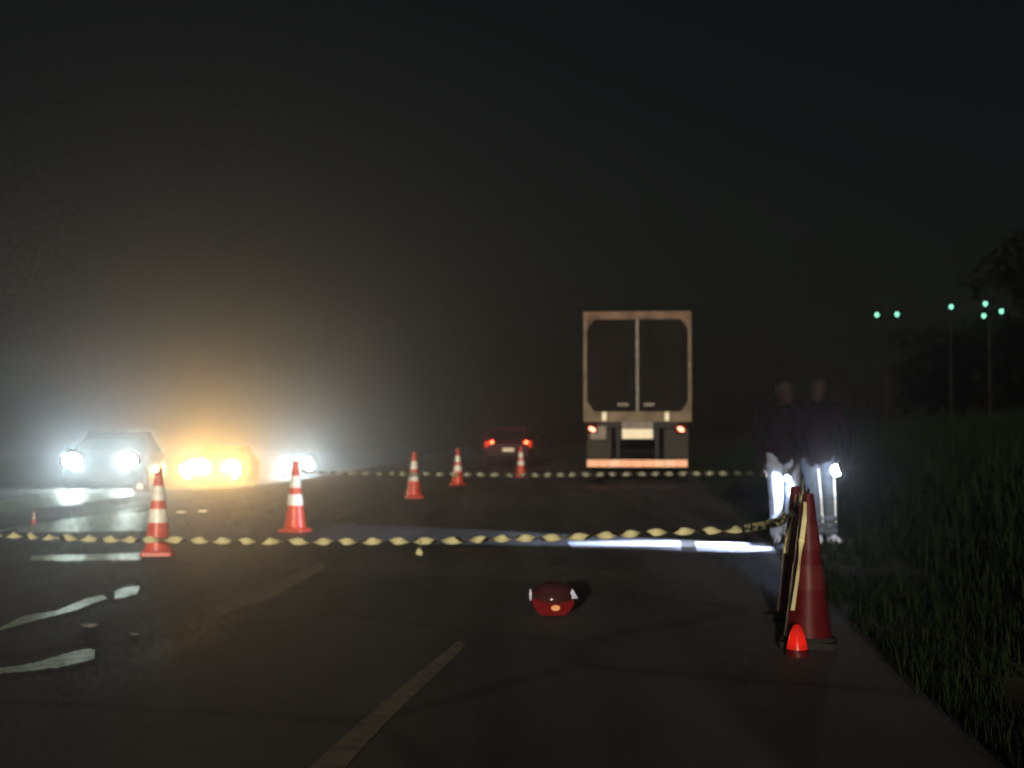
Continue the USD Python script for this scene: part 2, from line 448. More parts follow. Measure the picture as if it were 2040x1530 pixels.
# ------------------------------------------------------------------ grass on the right bank
def tuft_mesh(seed, n=9):
    r = np.random.default_rng(seed)
    V, Fc = [], []
    for k in range(n):
        a, h, w = r.uniform(0, 2 * PI), r.uniform(0.10, 0.26), r.uniform(0.006, 0.011)
        lean = r.uniform(0.03, 0.14)
        d, s = np.array([math.cos(a), math.sin(a), 0]), np.array([-math.sin(a), math.cos(a), 0])
        o = np.array([*r.normal(0, 0.05, 2), -0.02])
        i = len(V)
        V += [o - s * w, o + s * w, o + d * lean * 0.4 + [0, 0, h * 0.6] - s * w * 0.7, o + d * lean * 0.4 + [0, 0, h * 0.6] + s * w * 0.7, o + d * lean + [0, 0, h]]
        Fc += [[i, i + 1, i + 3], [i, i + 3, i + 2], [i + 2, i + 3, i + 4]]
    return np.array(V), np.array(Fc)


def instancer(name, protos, P, idx, rot, scl, label, cat):
    pi = UsdGeom.PointInstancer.Define(stage, "/World/" + numbered("/World", name))
    rel = pi.CreatePrototypesRel()
    for k, (mesh, mat) in enumerate(protos):
        q = usdkit.mesh(stage, f"{pi.GetPath()}/blades_{k:03d}" if k else f"{pi.GetPath()}/blades", mesh, mat)
        rel.AddTarget(q.GetPath())
    pi.CreatePositionsAttr([Gf.Vec3f(*map(float, p)) for p in P])
    pi.CreateProtoIndicesAttr([int(k) for k in idx])
    pi.CreateOrientationsAttr([Gf.Quath(math.cos(a / 2), 0, 0, math.sin(a / 2)) for a in rot])
    pi.CreateScalesAttr([Gf.Vec3f(*map(float, s)) for s in scl])
    return tag(pi.GetPrim(), label, cat, kind="stuff")


N = 16000
gy = 4.5 + 60 * rng.random(N) ** 1.5
ge = -0.22 + 14 * rng.random(N) ** 1.3 * (0.3 + gy / 64)
gx = edge_x(gy) + ge
dens = meshkit.fbm(np.stack([gx * 0.8, gy * 0.5, gx * 0], -1), 3, 11)
keep = dens > 0.36
gx, gy, ge = gx[keep], gy[keep], ge[keep]
sc = rng.uniform(0.5, 1.25, len(gx)) * (0.5 + 0.8 * sstep(0, 1.6, ge))
instancer("grass", [(tuft_mesh(s), M["grass"]) for s in (1, 2, 3)], np.stack([gx, gy, height(gx, gy)], 1), rng.integers(0, 3, len(gx)), rng.uniform(0, 2 * PI, len(gx)),
          np.stack([sc, sc, sc * rng.uniform(0.8, 1.3, len(gx))], 1), "rough dark green grass on the bank right of the road", "grass")


# dark wood behind the bank, one mass
def wood():
    r = np.random.default_rng(5)
    leaf, stems = [], []
    V, Fc = [], []
    for k in range(34):
        y = 44 + 55 * r.random()
        x = float(edge_x(y)) + 11 + r.uniform(0, 26)
        z0 = float(height(x, y))
        h = r.uniform(3.6, 5.6)
        stems.append(cyl([x, y, z0 - 0.2], [x + r.normal(0, 0.3), y, z0 + h * 0.75], 0.17, 0.06, 7))
        for c in range(9):
            cc = np.array([x, y, z0 + h * r.uniform(0.3, 0.93)]) + np.clip(r.normal(0, 1, 3), -1.6, 1.6) * [1.0, 1.0, 0.5]
            n = 150
            d = r.normal(0, 1, (n, 3))
            d /= np.linalg.norm(d, axis=1, keepdims=True)
            pts = cc + d * (r.random((n, 1)) ** 0.5) * [1.3, 1.3, 0.95]
            for p in pts:
                a, b = r.normal(0, 0.11, 3), r.normal(0, 0.11, 3)
                i = len(V)
                V += [p - a, p + b, p + a, p - b]
                Fc += [[i, i + 1, i + 2], [i, i + 2, i + 3]]
    return (np.array(V), np.array(Fc)), up(stems)


wd = UsdGeom.Xform.Define(stage, "/World/wood").GetPrim()
tag(wd, "dark wood on the slope at the right, hardly visible against the night", "trees", kind="stuff")
lv, st = wood()
obj("crown", lv, M["leaves"], wd)
obj("trunk", st, M["bark"], wd)


# ------------------------------------------------------------------ traffic cones
H = 0.83


def cone_r(z):
    return 0.138 + (0.030 - 0.138) * (z / H) ** 0.95


def make_cone(loc, rotz, label, body, bandm, footm, **kw):
    t = thing("traffic_cone", loc, rotz, label, "traffic cone", "orange cones closing the road", **kw)
    zs = np.linspace(0.035, H, 12)
    prof = [(cone_r(z), z) for z in zs] + [(0.018, H + 0.004), (0.014, H - 0.01)] + [(cone_r(z) - 0.008, z) for z in zs[::-1][1:]]
    obj("body", revolve(prof + [prof[0]], 32), body, t, smooth=40)
    for z0, z1 in ((0.315, 0.445), (0.525, 0.665)):
        p = [(cone_r(z) + 0.0025, z) for z in np.linspace(z0, z1, 4)]
        q = [(cone_r(z) + 0.0008, z) for z in np.linspace(z1, z0, 4)]
        obj("band", revolve(p + q + [p[0]], 32), bandm, t, smooth=40)
    sq = m3.CrossSection.square([0.25, 0.25], True).offset(0.03, m3.JoinType.Round, 2.0, 16)
    hole = m3.CrossSection.circle(0.125, 32)
    foot = (sq - hole).extrude(0.035)
    obj("foot", man_tm(foot + Manifold.cylinder(0.02, 0.155, 0.142, 32).translate([0, 0, 0.035]) - Manifold.cylinder(0.2, 0.125, 0.125, 32)), footm, t, smooth=35)
    return t


c1, c2, c3 = ground(315, 1106), ground(588, 1059), ground(825, 992)
c4, c5 = ground(912, 966), ground(1038, 950)
proto = make_cone(c3, 0.3, "bright banded cone standing alone in the middle of the road, left of the slim cone", M["cone"], M["band"], M["cone_base"])
copy_of(proto, c1, 0.12, "cone at the left whose foot the front tape crosses, in the amber glare")
copy_of(proto, c2, -0.35, "glowing orange red cone right below the pair of far white headlights")
copy_of(proto, c4, 0.9, "slim banded cone between the middle cone and the red tail lights")
copy_of(proto, c5, 0.2, "farthest cone, standing in front of the right hand red tail light")
copy_of(proto, ground(68, 1044), 0.5, "tiny dim orange cone at the far left edge beside the thin pale line", scale=0.21)
r1, r2 = ground(1590, 1234), ground(1609, 1286)
rprot = make_cone(r1, 0.5, "shade darkened brown red cone just behind the nearest one, hiding the left person's shins", M["cone_shaded"], M["band_shaded"], M["rubber"], roty=math.radians(-1.0))
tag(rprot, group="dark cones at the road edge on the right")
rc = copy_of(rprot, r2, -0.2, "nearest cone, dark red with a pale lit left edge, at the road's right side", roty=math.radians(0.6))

# ------------------------------------------------------------------ barrier tapes
def ribbon(points, width, period, phase=0.0, twist=True, seed=1):
    P = np.asarray(points, float)
    s = np.concatenate([[0], np.cumsum(np.linalg.norm(np.diff(P, axis=0), axis=1))])
    n = max(8, int(s[-1] / 0.02))
    t = np.linspace(0, s[-1], n)
    from scipy.interpolate import PchipInterpolator
    C = np.stack([PchipInterpolator(s, P[:, k])(t) for k in range(3)], 1)
    T = np.gradient(C, axis=0)
    T /= np.linalg.norm(T, axis=1, keepdims=True)
    U = np.array([0, 0, 1.0]) - T * T[:, 2:3]
    U /= np.linalg.norm(U, axis=1, keepdims=True)
    W = np.cross(T, U)
    nz = (meshkit.fbm(np.stack([t * 1.3, t * 0, t * 0 + seed], -1), 2, seed) - 0.5)
    ang = (PI * t / period + phase + nz * 2.6) if twist else nz * 1.5
    D = U * np.cos(ang)[:, None] + W * np.sin(ang)[:, None]
    rows, uv = [], []
    for k in (-1, 0, 1):
        rows.append(C + D * (k * width / 2))
        uv.append(np.stack([t / period + phase / PI + 0.5, np.full(n, k * 1.0)], 1))
    V = np.stack(rows, 1).reshape(-1, 3)
    UV = np.stack(uv, 1).reshape(-1, 2)
    i, j = np.meshgrid(np.arange(n - 1), np.arange(2), indexing="ij")
    q = np.stack([i * 3 + j, i * 3 + j + 1, (i + 1) * 3 + j + 1, (i + 1) * 3 + j], -1).reshape(-1, 4)
    f = np.vstack([q[:, [0, 1, 2]], q[:, [0, 2, 3]]])
    return V, f, UV


def tape(points, width, period, label, tails=(), phase=0.0, seed=1, hanging=(), mat=None):
    mat = mat or M["tape"]
    t = thing("barrier_tape", (0, 0, 0), 0, label, "barrier tape", "striped tapes strung between the cones")
    v, f, uv = ribbon(points, width, period, phase, True, seed)
    obj("strip", (v, f), mat, t, uv=uv)
    for k, (a, b) in enumerate(tails):
        v, f, uv = ribbon([a, (np.array(a) + b) / 2 + [0.01, -0.01, 0], b], width * 0.9, period, 0.3 * k + 1.2, False, seed + 5 + k)
        obj("loose_end", (v, f), M["tape"], t, uv=uv)
    for k, pts in enumerate(hanging):
        v, f, uv = ribbon(pts, 0.026, 40.0, 0.0, False, seed + 9 + k)
        obj("loose_end", (v, f), M["tape"], t, uv=uv)
        if k == 0:
            obj("knot", ell(pts[2], [.016, .014, .022]), M["tape"], t, smooth=True, uv=np.full((162, 2), [0.5, 0.0]))
    return t


front_px = [(-70, 1062, 14.2), (0, 1065, 14.0), (180, 1073, 13.5), (315, 1075, 13.18), (480, 1078, 13.1), (640, 1079, 13.0), (800, 1078, 12.9), (900, 1077, 12.8), (1000, 1073, 12.7), (1110, 1071, 12.6),
            (1200, 1067, 12.5), (1320, 1060, 12.4), (1420, 1057, 12.3), (1485, 1053, 12.0), (1530, 1045, 10.6), (1576, 1020, 8.85), (1600, 985, 8.62), (1604, 980, 8.5)]
tape([at(*p) for p in front_px], 0.064, 0.235, "near yellow and black tape crossing the whole road at cone foot height",
     tails=[(at(835, 1078, 12.88), at(834, 1106, 12.86))], phase=0.4, seed=1,
     hanging=[[at(1604, 1000, 7.60), at(1602, 1040, 7.58), at(1597, 1078, 7.58), at(1590, 1140, 7.56), at(1579, 1216, 7.55)],
              [at(1600, 955, 8.45), at(1599, 990, 8.4), at(1603, 1030, 8.4), at(1609, 1052, 8.4)],
              [at(1586, 985, 8.63), at(1581, 1020, 8.60), at(1572, 1060, 8.58), at(1565, 1102, 8.58)]])
rear_px = [(600, 938, 25.6), (640, 941, 25.5), (720, 943, 25.4), (825, 944, 25.18), (912, 945, 25.2), (1038, 946, 25.0), (1200, 945, 24.8), (1320, 944, 24.7), (1420, 943, 24.6), (1500, 944, 24.5), (1560, 950, 24.4), (1600, 963, 24.3)]
tape([at(*p) for p in rear_px], 0.075, 0.235, "farther dim tape strung past the middle cones in front of the lorry", seed=3, mat=M["tape_shaded"])


# ------------------------------------------------------------------ cars
def mirror(f):
    return [f(-1), f(1)]


def make_car(loc, rotz, label, paint, lamp=None, lamp_x=0.62, lamp_z=0.66, lamp_r=(0.12, 0.05, 0.085), extra=(), tail=None, lift=1.0, kind="sedan", plate_front=True, halves=(-1, 1)):
    """A car whose front is at local -y."""
    t = thing("car", loc, rotz, label, "car")
    S = [(-2.12, .62, .60, .34), (-2.02, .80, .70, .24), (-1.6, .86, .82, .2), (-.95, .875, .93, .19), (0.2, .88, .97, .19), (1.3, .87, 1.0, .2), (1.85, .84, .98, .25), (2.08, .74, .86, .36)]
    sp = Manifold.sphere(0.06, 10)
    parts = []
    for a, b in zip(S[:-1], S[1:]):
        parts.append(Manifold.batch_hull([sp.translate([s * (w - .06 - (0.05 if zz > .5 else 0)), y, zz - (.06 if zz > .5 else -.06)]) for (y, w, zt, zb) in (a, b) for s in (-1, 1) for zz in (zt, zb)] +
                                         [sp.translate([s * (w - .06), y, 0.62 * zt + 0.38 * zb]) for (y, w, zt, zb) in (a, b) for s in (-1, 1)]))
    body = Manifold.batch_boolean(parts, m3.OpType.Add)
    for y in (-1.30, 1.30):
        body -= Manifold.cylinder(2.4, 0.345, 0.345, 28, True).rotate([0, 90, 0]).translate([0, y, 0.31])
        body += Manifold.cube([1.3, 0.62, 0.5], True).translate([0, y, 0.45])
    obj("body", man_tm(body), paint, t, smooth=45)
    y0, y1, r0, r1, zr = (-.98, 1.75, -.22, 1.15, 1.44) if kind != "van" else (-1.15, 2.0, -.55, 1.9, 1.72)
    sc_ = Manifold.sphere(0.07, 10)
    cab = Manifold.batch_hull([sc_.translate([s * (.76 - .0), y, .90]) for s in (-1, 1) for y in (y0 + .07, y1 - .07)] + [sc_.translate([s * .55, y, zr - .07]) for s in (-1, 1) for y in (r0, r1)])
    obj("roof", man_tm(cab), paint, t, smooth=40)

    def pane(name, q):
        q = np.array(q, float)
        n = np.cross(q[1] - q[0], q[2] - q[0])
        n /= np.linalg.norm(n)
        v = np.vstack([q + n * 0.016, q - n * 0.004])
        obj(name, man_tm(Manifold.hull_points(v)), M["glass"], t)
    d = 0.055
    pane("windshield", [(-.70, y0 + .02 - d + .06, .99), (.70, y0 + .02 - d + .06, .99), (.52, r0 - d, zr - .07), (-.52, r0 - d, zr - .07)])
    pane("rear_window", [(.68, y1 - .02 + d - .06, 1.02), (-.68, y1 - .02 + d - .06, 1.02), (-.50, r1 + d, zr - .08), (.50, r1 + d, zr - .08)])
    for s in (-1, 1):
        a = [(s * .832, y0 + .35, .98), (s * .832, (y0 + y1) / 2 - .04, .98), (s * .635, (y0 + y1) / 2 - .04, zr - .09), (s * .635, r0 + .12, zr - .09)]
        b = [(s * .832, (y0 + y1) / 2 + .04, .98), (s * .832, y1 - .40, .98), (s * .635, r1 - .10, zr - .09), (s * .635, (y0 + y1) / 2 + .04, zr - .09)]
        for q in (a, b):
            pane("side_window", q if s > 0 else q[::-1])
        obj("wing_mirror", up([ell([s * 1.0, y0 + .45, 1.02], [.10, .06, .07]), cyl([s * .84, y0 + .45, .98], [s * .95, y0 + .45, 1.0], .02)]), paint, t, smooth=True)
    for y in (-1.30, 1.30):
        for s in (-1, 1):
            w = revolve([(0.0, -.10), (.24, -.10), (.295, -.085), (.315, -.04), (.315, .04), (.295, .085), (.24, .10), (0.0, .10)], 28)
            w.apply_transform(trimesh.transformations.rotation_matrix(PI / 2, [0, 1, 0]))
            w.apply_translation([s * .74, y, .315])
            wh = obj("wheel", w, M["rubber"], t, smooth=40)
            rim = cyl([s * .835, y, .315], [s * .85, y, .315], .20, .17, 20)
            obj("rim", rim, M["wheel"], wh, smooth=40)
    obj("grille", rbox(-.46, .46, -2.115, -2.04, .40, .56, .02), M["trim"], t)
    obj("front_bumper", rbox(-.74, .74, -2.16, -2.0, .26, .38, .04), M["trim"], t)
    obj("rear_bumper", rbox(-.74, .74, 2.0, 2.15, .34, .50, .05), M["trim"], t)
    if plate_front:
        obj("license_plate", rbox(-.20, .20, -2.175, -2.162, .37, .48, .005), M["plate"], t)
    obj("license_plate", rbox(-.20, .20, 2.152, 2.165, .56, .67, .005), M["plate"], t)
    for s in (-1, 1):
        hl = obj("headlight_housing", ell([s * lamp_x, -2.0, lamp_z], [.17, .10, .11]), M["chrome"], t, smooth=True)
        if lamp is not None and s in halves:
            obj("headlight", ell([s * lamp_x, -2.075, lamp_z], lamp_r), lamp, hl, smooth=True)
    for (ex, ez, er, em) in extra:
        obj("fog_light", ell([ex, -2.13, ez], [er, .05, er]), em, t, smooth=True)
    for s in (-1, 1):
        tl = obj("tail_light", rbox(s * .66 - .15, s * .66 + .15, 1.98, 2.09, .70, .92, .04), M["tail_edge"] if tail else M["red_paint"], t)
        if tail:
            e = ell([0, 0, 0], [.065, .03, .13])
            e.apply_transform(trimesh.transformations.rotation_matrix(-0.5, [0, 1, 0]))
            e.apply_translation([s * .60, 2.09, .80])
            obj("bulb", e, tail, tl, smooth=True)
    return t


def car_at(px0, px1, py, dist, lamp_h, **kw):
    """Loc so that the lamp pair sits at the given picture columns."""
    a, b = at(px0, py, dist), at(px1, py, dist)
    mid = (a + b) / 2
    return mid, np.linalg.norm(a - b)


# car with two white LED lamps, left
D1 = 31.0
mid, gap = car_at(145, 253, 918, D1, 0)
yaw1 = 0.10
make_car((mid[0] - 2.07 * math.sin(yaw1), D1 + 2.07 * math.cos(yaw1), float(height(mid[0], D1 + 2)) + 0.0), yaw1,
         "dark car with two wide set white headlights and a lit number plate, at the left", M["dark_paint"], M["lamp_cold"], gap / 2, mid[2] - float(height(mid[0], D1 + 2)), lamp_r=(0.19, .05, .16))
# amber lamps
D2 = 46.0
mid, gap = car_at(381, 461, 936, D2, 0)
z2 = float(height(mid[0], D2 + 2))
make_car((mid[0], D2 + 2.07, z2), 0.0, "car with dazzling amber headlights in the middle of the row of lamps", M["grey_paint"], M["lamp_amber"], gap / 2, mid[2] - z2, lamp_r=(0.27, .05, .30),
         extra=[(-0.30, mid[2] - z2 + .08, .26, M["lamp_amber2"]), (-0.86, mid[2] - z2 + .02, .15, M["lamp_amber2"])])
# far pair
D3 = 82.0
mid, gap = car_at(568, 611, 930, D3, 0)
z3 = float(height(mid[0], D3 + 2))
make_car((mid[0], D3 + 2.07, z3), 0.0, "farthest oncoming car, two close cold white headlights above the orange cone", M["dark_paint"], M["lamp_cold_far"], gap / 2, mid[2] - z3, lamp_r=(0.34, .05, .34))
# red car driving away
D4 = 54.0
mid = (at(984, 893, D4) + at(1042, 893, D4)) / 2
make_car((mid[0], D4 - 2.09 + 0.0, 0.0), PI, "dark red car seen from behind with two red tail lights, left of the lorry", M["red_paint"], None, tail=M["tail"])


# ------------------------------------------------------------------ lorry
def make_lorry():
    d = 33.1
    yaw = -math.atan2(2.92, 33.1)
    c = at(1270, 865, d)
    t = thing("lorry", (c[0], c[1], 0), yaw, "tall box lorry seen from behind with pale outlined rear frame and striped bumper", "lorry")
    W, Z0, Z1, L = 1.25, 1.45, 4.02, 12.5
    obj("trailer_box", box(-W + .03, W - .03, .06, L, Z0, Z1 - .02), M["truckside"], t)
    fr = [("sill", box(-W, W, -.04, .06, Z0, Z0 + .235), M["truckframe"]), ("header", box(-W, W, -.04, .06, Z1 - .18, Z1), M["truckheader"])]
    for s in (-1, 1):
        fr.append(("corner_post", box(min(s * W, s * (W - .075)), max(s * W, s * (W - .075)), -.04, .06, Z0 + .235, Z1 - .18), M["truckframe"]))
    for n, b, m in fr:
        obj(n, b, m, t)
    for s in (-1, 1):
        x0, x1 = sorted((s * .014, s * (W - .078)))
        dr = obj("door", box(x0, x1, -.012, .055, Z0 + .24, Z1 - .185), M["truckdoor"], t)
        for zz in (0.55, 1.05, 1.55, 2.05):
            xx = s * (W - .15)
            obj("hinge", rbox(xx - .05, xx + .05, -.03, -.012, Z0 + zz - .03, Z0 + zz + .03, .008), M["truckdoor"], dr)
        for q in ((.30, .09),):
            xr = s * q[0]
            obj("lock_rod", cyl([xr, -.03, Z0 + .26], [xr, -.03, Z1 - .24], .014, None, 8), M["truckdoor"], dr)
            obj("handle", rbox(xr - .16, xr + .10, -.055, -.03, Z0 + .36, Z0 + .44, .01), M["truckrod"], dr)
        # gussets in the inner corners
        for zz, sg in ((Z0 + .235, 1), (Z1 - .18, -1)):
            poly = np.array([[s * (W - .075), zz], [s * (W - .075 - .17), zz], [s * (W - .075 - .07), zz + sg * .05], [s * (W - .075 - .03), zz + sg * .11], [s * (W - .075), zz + sg * .24]])
            v = np.vstack([np.insert(poly, 1, -.035, 1), np.insert(poly, 1, -.014, 1)])
            obj("gusset", man_tm(Manifold.hull_points(v)), M["truckframe"] if sg > 0 else M["truckheader"], t)
    obj("door_strip", box(-.03, .03, -.032, -.014, Z0 + .238, Z1 - .183), M["truckrod"], t, label="pale vertical strip between the doors")
    for xx in (-.77, .68):
        obj("sill_plate", rbox(xx - .05, xx + .05, -.062, -.04, Z0 + .02, Z0 + .225, .006), M["plate"], t)
    obj("chassis", up([box(-.50, -.36, .1, L, 1.02, Z0), box(.36, .50, .1, L, 1.02, Z0), box(-.95, .95, .0, .10, Z0 - .14, Z0)]), M["chassis"], t)
    pb = obj("plate_bracket", box(-.36, .36, -.02, .02, Z0 - .20, Z0 - .005), M["truckrod"], t)
    obj("license_plate", rbox(-.36, .36, -.045, -.021, Z0 - .40, Z0 - .17, .01), M["plate"], pb)
    lb = obj("lamp_box", rbox(-1.10, -.72, -.01, .05, Z0 - .42, Z0 - .10, .015), M["truckrod"], t, label="pale box under the left tail light")
    for s in (-1, 1):
        xx = -1.05 if s < 0 else 1.0
        tl = obj("tail_light", rbox(xx - .12, xx + .12, -.05, -.0105, Z0 - .21 - .05, Z0 - .06, .02), M["truck_edge"], t)
        e = ell([0, 0, 0], [.085, .02, .05])
        e.apply_transform(trimesh.transformations.rotation_matrix(0.5, [0, 1, 0]))
        e.apply_translation([xx, -.05, Z0 - .175])
        obj("bulb", e, M["truck_tail"], tl, smooth=True)
        obj("mudflap", box(min(s * .62, s * 1.18), max(s * .62, s * 1.18), .25, .27, .45, Z0 - .15), M["mudflap"], t)
    bb = obj("underrun_bumper", rbox(-1.19, 1.17, -.05, .08, .375, .585, .05), M["chassis"], t)
    n = 9
    for k in range(n):
        a, b = -1.175 + k * 2.33 / n, -1.175 + (k + 1) * 2.33 / n
        obj("reflector_stripe", box(a + .004, b - .004, -.056, -.0505, .40, .565), M["stripe_white" if k in (2, 6, 7) else "stripe_red"], bb)
    for s in (-1, 1):
        obj("bumper_strut", box(s * .45 - .04, s * .45 + .04, .0, .07, .585, 1.05), M["chassis"], t)
    for ax in (1.3, 2.6, 3.9):
        for s in (-1, 1):
            w = revolve([(0.0, -.13), (.40, -.13), (.49, -.10), (.51, -.03), (.51, .03), (.49, .10), (.40, .13), (0, .13)], 24)
            w.apply_transform(trimesh.transformations.rotation_matrix(PI / 2, [0, 1, 0]))
            w.apply_translation([s * 1.05, ax, .51])
            obj("wheel", w, M["rubber"], t, smooth=40)
    # tractor in front, hidden by the box from here
    cab = obj("cab", man_tm(Manifold.batch_hull([Manifold.sphere(.12, 10).translate([sx * 1.08, y, z]) for sx in (-1, 1) for (y, z) in ((L + .9, .9), (L + 3.0, .8), (L + .9, 3.5), (L + 2.7, 3.4), (L + 3.05, 2.0))])), M["truckside"], t, smooth=40)
    obj("windshield", man_tm(Manifold.hull_points(np.array([(sx * .98, y + o, z) for sx in (-1, 1) for (y, z) in ((L + 3.18, 2.05), (L + 2.87, 3.25)) for o in (0, .02)], float))), M["glass"], cab)
    for ax in (L + .3, L + 2.2):
        for s in (-1, 1):
            w = revolve([(0.0, -.15), (.42, -.15), (.50, -.10), (.51, 0), (.50, .10), (.42, .15), (0, .15)], 24)
            w.apply_transform(trimesh.transformations.rotation_matrix(PI / 2, [0, 1, 0]))
            w.apply_translation([s * 1.02, ax, .51])
            obj("wheel", w, M["rubber"], t, smooth=40)
    return t


make_lorry()


# ------------------------------------------------------------------ people
def limb(p, q, r0, r1):
    return Manifold.batch_hull([Manifold.sphere(r0, 14).translate(list(map(float, p))), Manifold.sphere(r1, 14).translate(list(map(float, q)))])


def fuse(parts, length=0.03, it=8):
    m = Manifold.batch_boolean(parts, m3.OpType.Add).refine_to_length(length)
    t = man_tm(m)
    t.merge_vertices()
    trimesh.smoothing.filter_taubin(t, iterations=it)
    return t


def hand_parts(wrist, direction, palm_n, side, curl=0.6):
    d = np.array(direction, float) / np.linalg.norm(direction)
    n = np.array(palm_n, float)
    n -= d * n.dot(d)
    n /= np.linalg.norm(n)
    s = np.cross(d, n) * side
    w = np.array(wrist, float)
    out = [Manifold.batch_hull([Manifold.sphere(.014, 10).translate(list(w + d * a + s * b)) for a, b in ((.01, -.022), (.01, .022), (.09, -.034), (.09, .034))])]
    for k, ln in enumerate((.072, .080, .074, .058)):
        p = w + d * .09 + s * (.033 - .022 * k)
        dd = d
        for j, fr in enumerate((.45, .32, .23)):
            ca = curl * (0.5 + 0.5 * j)
            dd = dd * math.cos(ca) + n * math.sin(ca)
            dd /= np.linalg.norm(dd)
            q = p + dd * ln * fr
            out.append(limb(p, q, .0095 - .001 * j, .0088 - .001 * j))
            p = q
    p = w + d * .03 + s * .03
    dd = d * .6 + s * .7 + n * .35
    for j, ln in enumerate((.04, .032)):
        q = p + dd / np.linalg.norm(dd) * ln
        out.append(limb(p, q, .011, .0095))
        p, dd = q, d * .8 + n * .6
    return out


def make_person(origin, J, label, jacket, trousers, look, seams=False):
    t = thing("person", origin, 0, label, "person")
    v = {k: np.array(x, float) for k, x in J.items()}
    hd = v["head"]
    lk = np.array(look, float)
    lk /= np.linalg.norm(lk)
    sd = np.cross(lk, [0, 0, 1.0])
    # skin: one continuous figure
    B = [limb(v["pelvis"], v["waist"], .125, .115), limb(v["waist"], v["chest"], .115, .14), limb(v["chest"], v["neck"], .12, .06), limb(v["neck"], hd, .052, .06)]
    B += [Manifold.batch_hull([Manifold.sphere(.088, 16).translate(list(hd + [0, 0, .03])), Manifold.sphere(.075, 16).translate(list(hd + lk * .02 + [0, 0, -.02])), Manifold.sphere(.045, 12).translate(list(hd + lk * .05 + [0, 0, -.085]))])]
    B += [limb(hd + lk * .085 + [0, 0, .015], hd + lk * .108 + [0, 0, -.02], .010, .014)]
    B += [limb(hd + sd * s * .083 + [0, 0, .015], hd + sd * s * .088 + [0, 0, -.02], .014, .010) for s in (-1, 1)]
    B += [limb(hd + lk * .088 + sd * -.02 + [0, 0, -.05], hd + lk * .088 + sd * .02 + [0, 0, -.05], .008, .008)]
    for s in "LR":
        B += [limb(v["chest"], v["sh" + s], .10, .055), limb(v["sh" + s], v["el" + s], .050, .040), limb(v["el" + s], v["wr" + s], .040, .028)]
        B += [limb(v["pelvis"], v["hip" + s], .10, .085), limb(v["hip" + s], v["kn" + s], .078, .052), limb(v["kn" + s], v["an" + s], .052, .036), limb(v["an" + s], v["toe" + s], .035, .03)]
        B += hand_parts(v["wr" + s], v["hd" + s], J.get("pn" + s, (0, -1, 0)), 1 if s == "L" else -1, J.get("curl" + s, 0.5))
    obj("body", fuse(B, 0.02, 5), M["skin"], t, smooth=True)
    # clothes
    jk = [limb(v["pelvis"] + [-.05, 0, -.03], v["waist"], .135, .142), limb(v["pelvis"] + [.05, 0, -.03], v["waist"], .135, .142), limb(v["waist"], v["chest"], .142, .165), limb(v["chest"], v["neck"] - [0, 0, .05], .150, .085)]
    tr = []
    for s in "LR":
        m = v["el" + s] + (v["wr" + s] - v["el" + s]) * 0.95
        jk += [limb(v["chest"], v["sh" + s], .125, .078), limb(v["sh" + s], v["el" + s], .075, .060), limb(v["el" + s], m, .060, .046)]
        tr += [limb(v["pelvis"], v["hip" + s], .128, .110), limb(v["hip" + s], v["kn" + s], .104, .074), limb(v["kn" + s], v["an" + s] + [0, 0, .05], .074, .064)]
        for k in range(3):
            p = v["kn" + s] + (v["an" + s] - v["kn" + s]) * (0.55 + 0.17 * k)
            tr.append(limb(p + [-.012, -.01, 0], p + [.014, -.015, .012], .066, .062))
    obj("jacket", fuse(jk, 0.03, 6), jacket, t, smooth=True)
    tp = obj("trousers", fuse(tr, 0.022, 4), trousers, t, smooth=True)
    for s in "LR":
        a, toe = v["an" + s], v["toe" + s]
        sh = [Manifold.batch_hull([Manifold.sphere(.046, 12).translate(list(a + [0, 0, -.01])), Manifold.sphere(.040, 12).translate([a[0], a[1], .042]), Manifold.sphere(.036, 12).translate([toe[0], toe[1], .038]), Manifold.sphere(.042, 12).translate(list((a + toe) / 2 * [1, 1, 0] + [0, 0, .046]))])]
        q = fuse(sh, 0.02, 3)
        obj("shoe", q, M["shoe"], t, smooth=True)
        if seams:
            pts = [v["hip" + s] + [.075, -.085, -.12], v["kn" + s] + [.05, -.065, 0], v["an" + s] + [.04, -.06, .10]]
            obj("pale_seam", up([cyl(pts[0], pts[1], .010, None, 6), cyl(pts[1], pts[2], .010, None, 6)]), M["seam"], tp)
    hair = [Manifold.batch_hull([Manifold.sphere(.094, 16).translate(list(hd - lk * .014 + [0, 0, .042])), Manifold.sphere(.07, 12).translate(list(hd - lk * .045 + [0, 0, -.02]))])]
    cut = Manifold.cube([.4, .4, .4], True).translate([0, -.2 - .045, 0]).rotate([0, 0, math.degrees(math.atan2(-lk[0], lk[1])) + 180]).translate(list(hd + [0, 0, -.145]))
    obj("hair", man_tm((hair[0] - cut).refine_to_length(.03)), M["hair"], t, smooth=True)
    for s in (-1, 1):
        obj("eye", ell(hd + lk * .082 + sd * s * .033 + [0, 0, .02], [.011] * 3, 1), M["eye"], t, smooth=True)
    return t


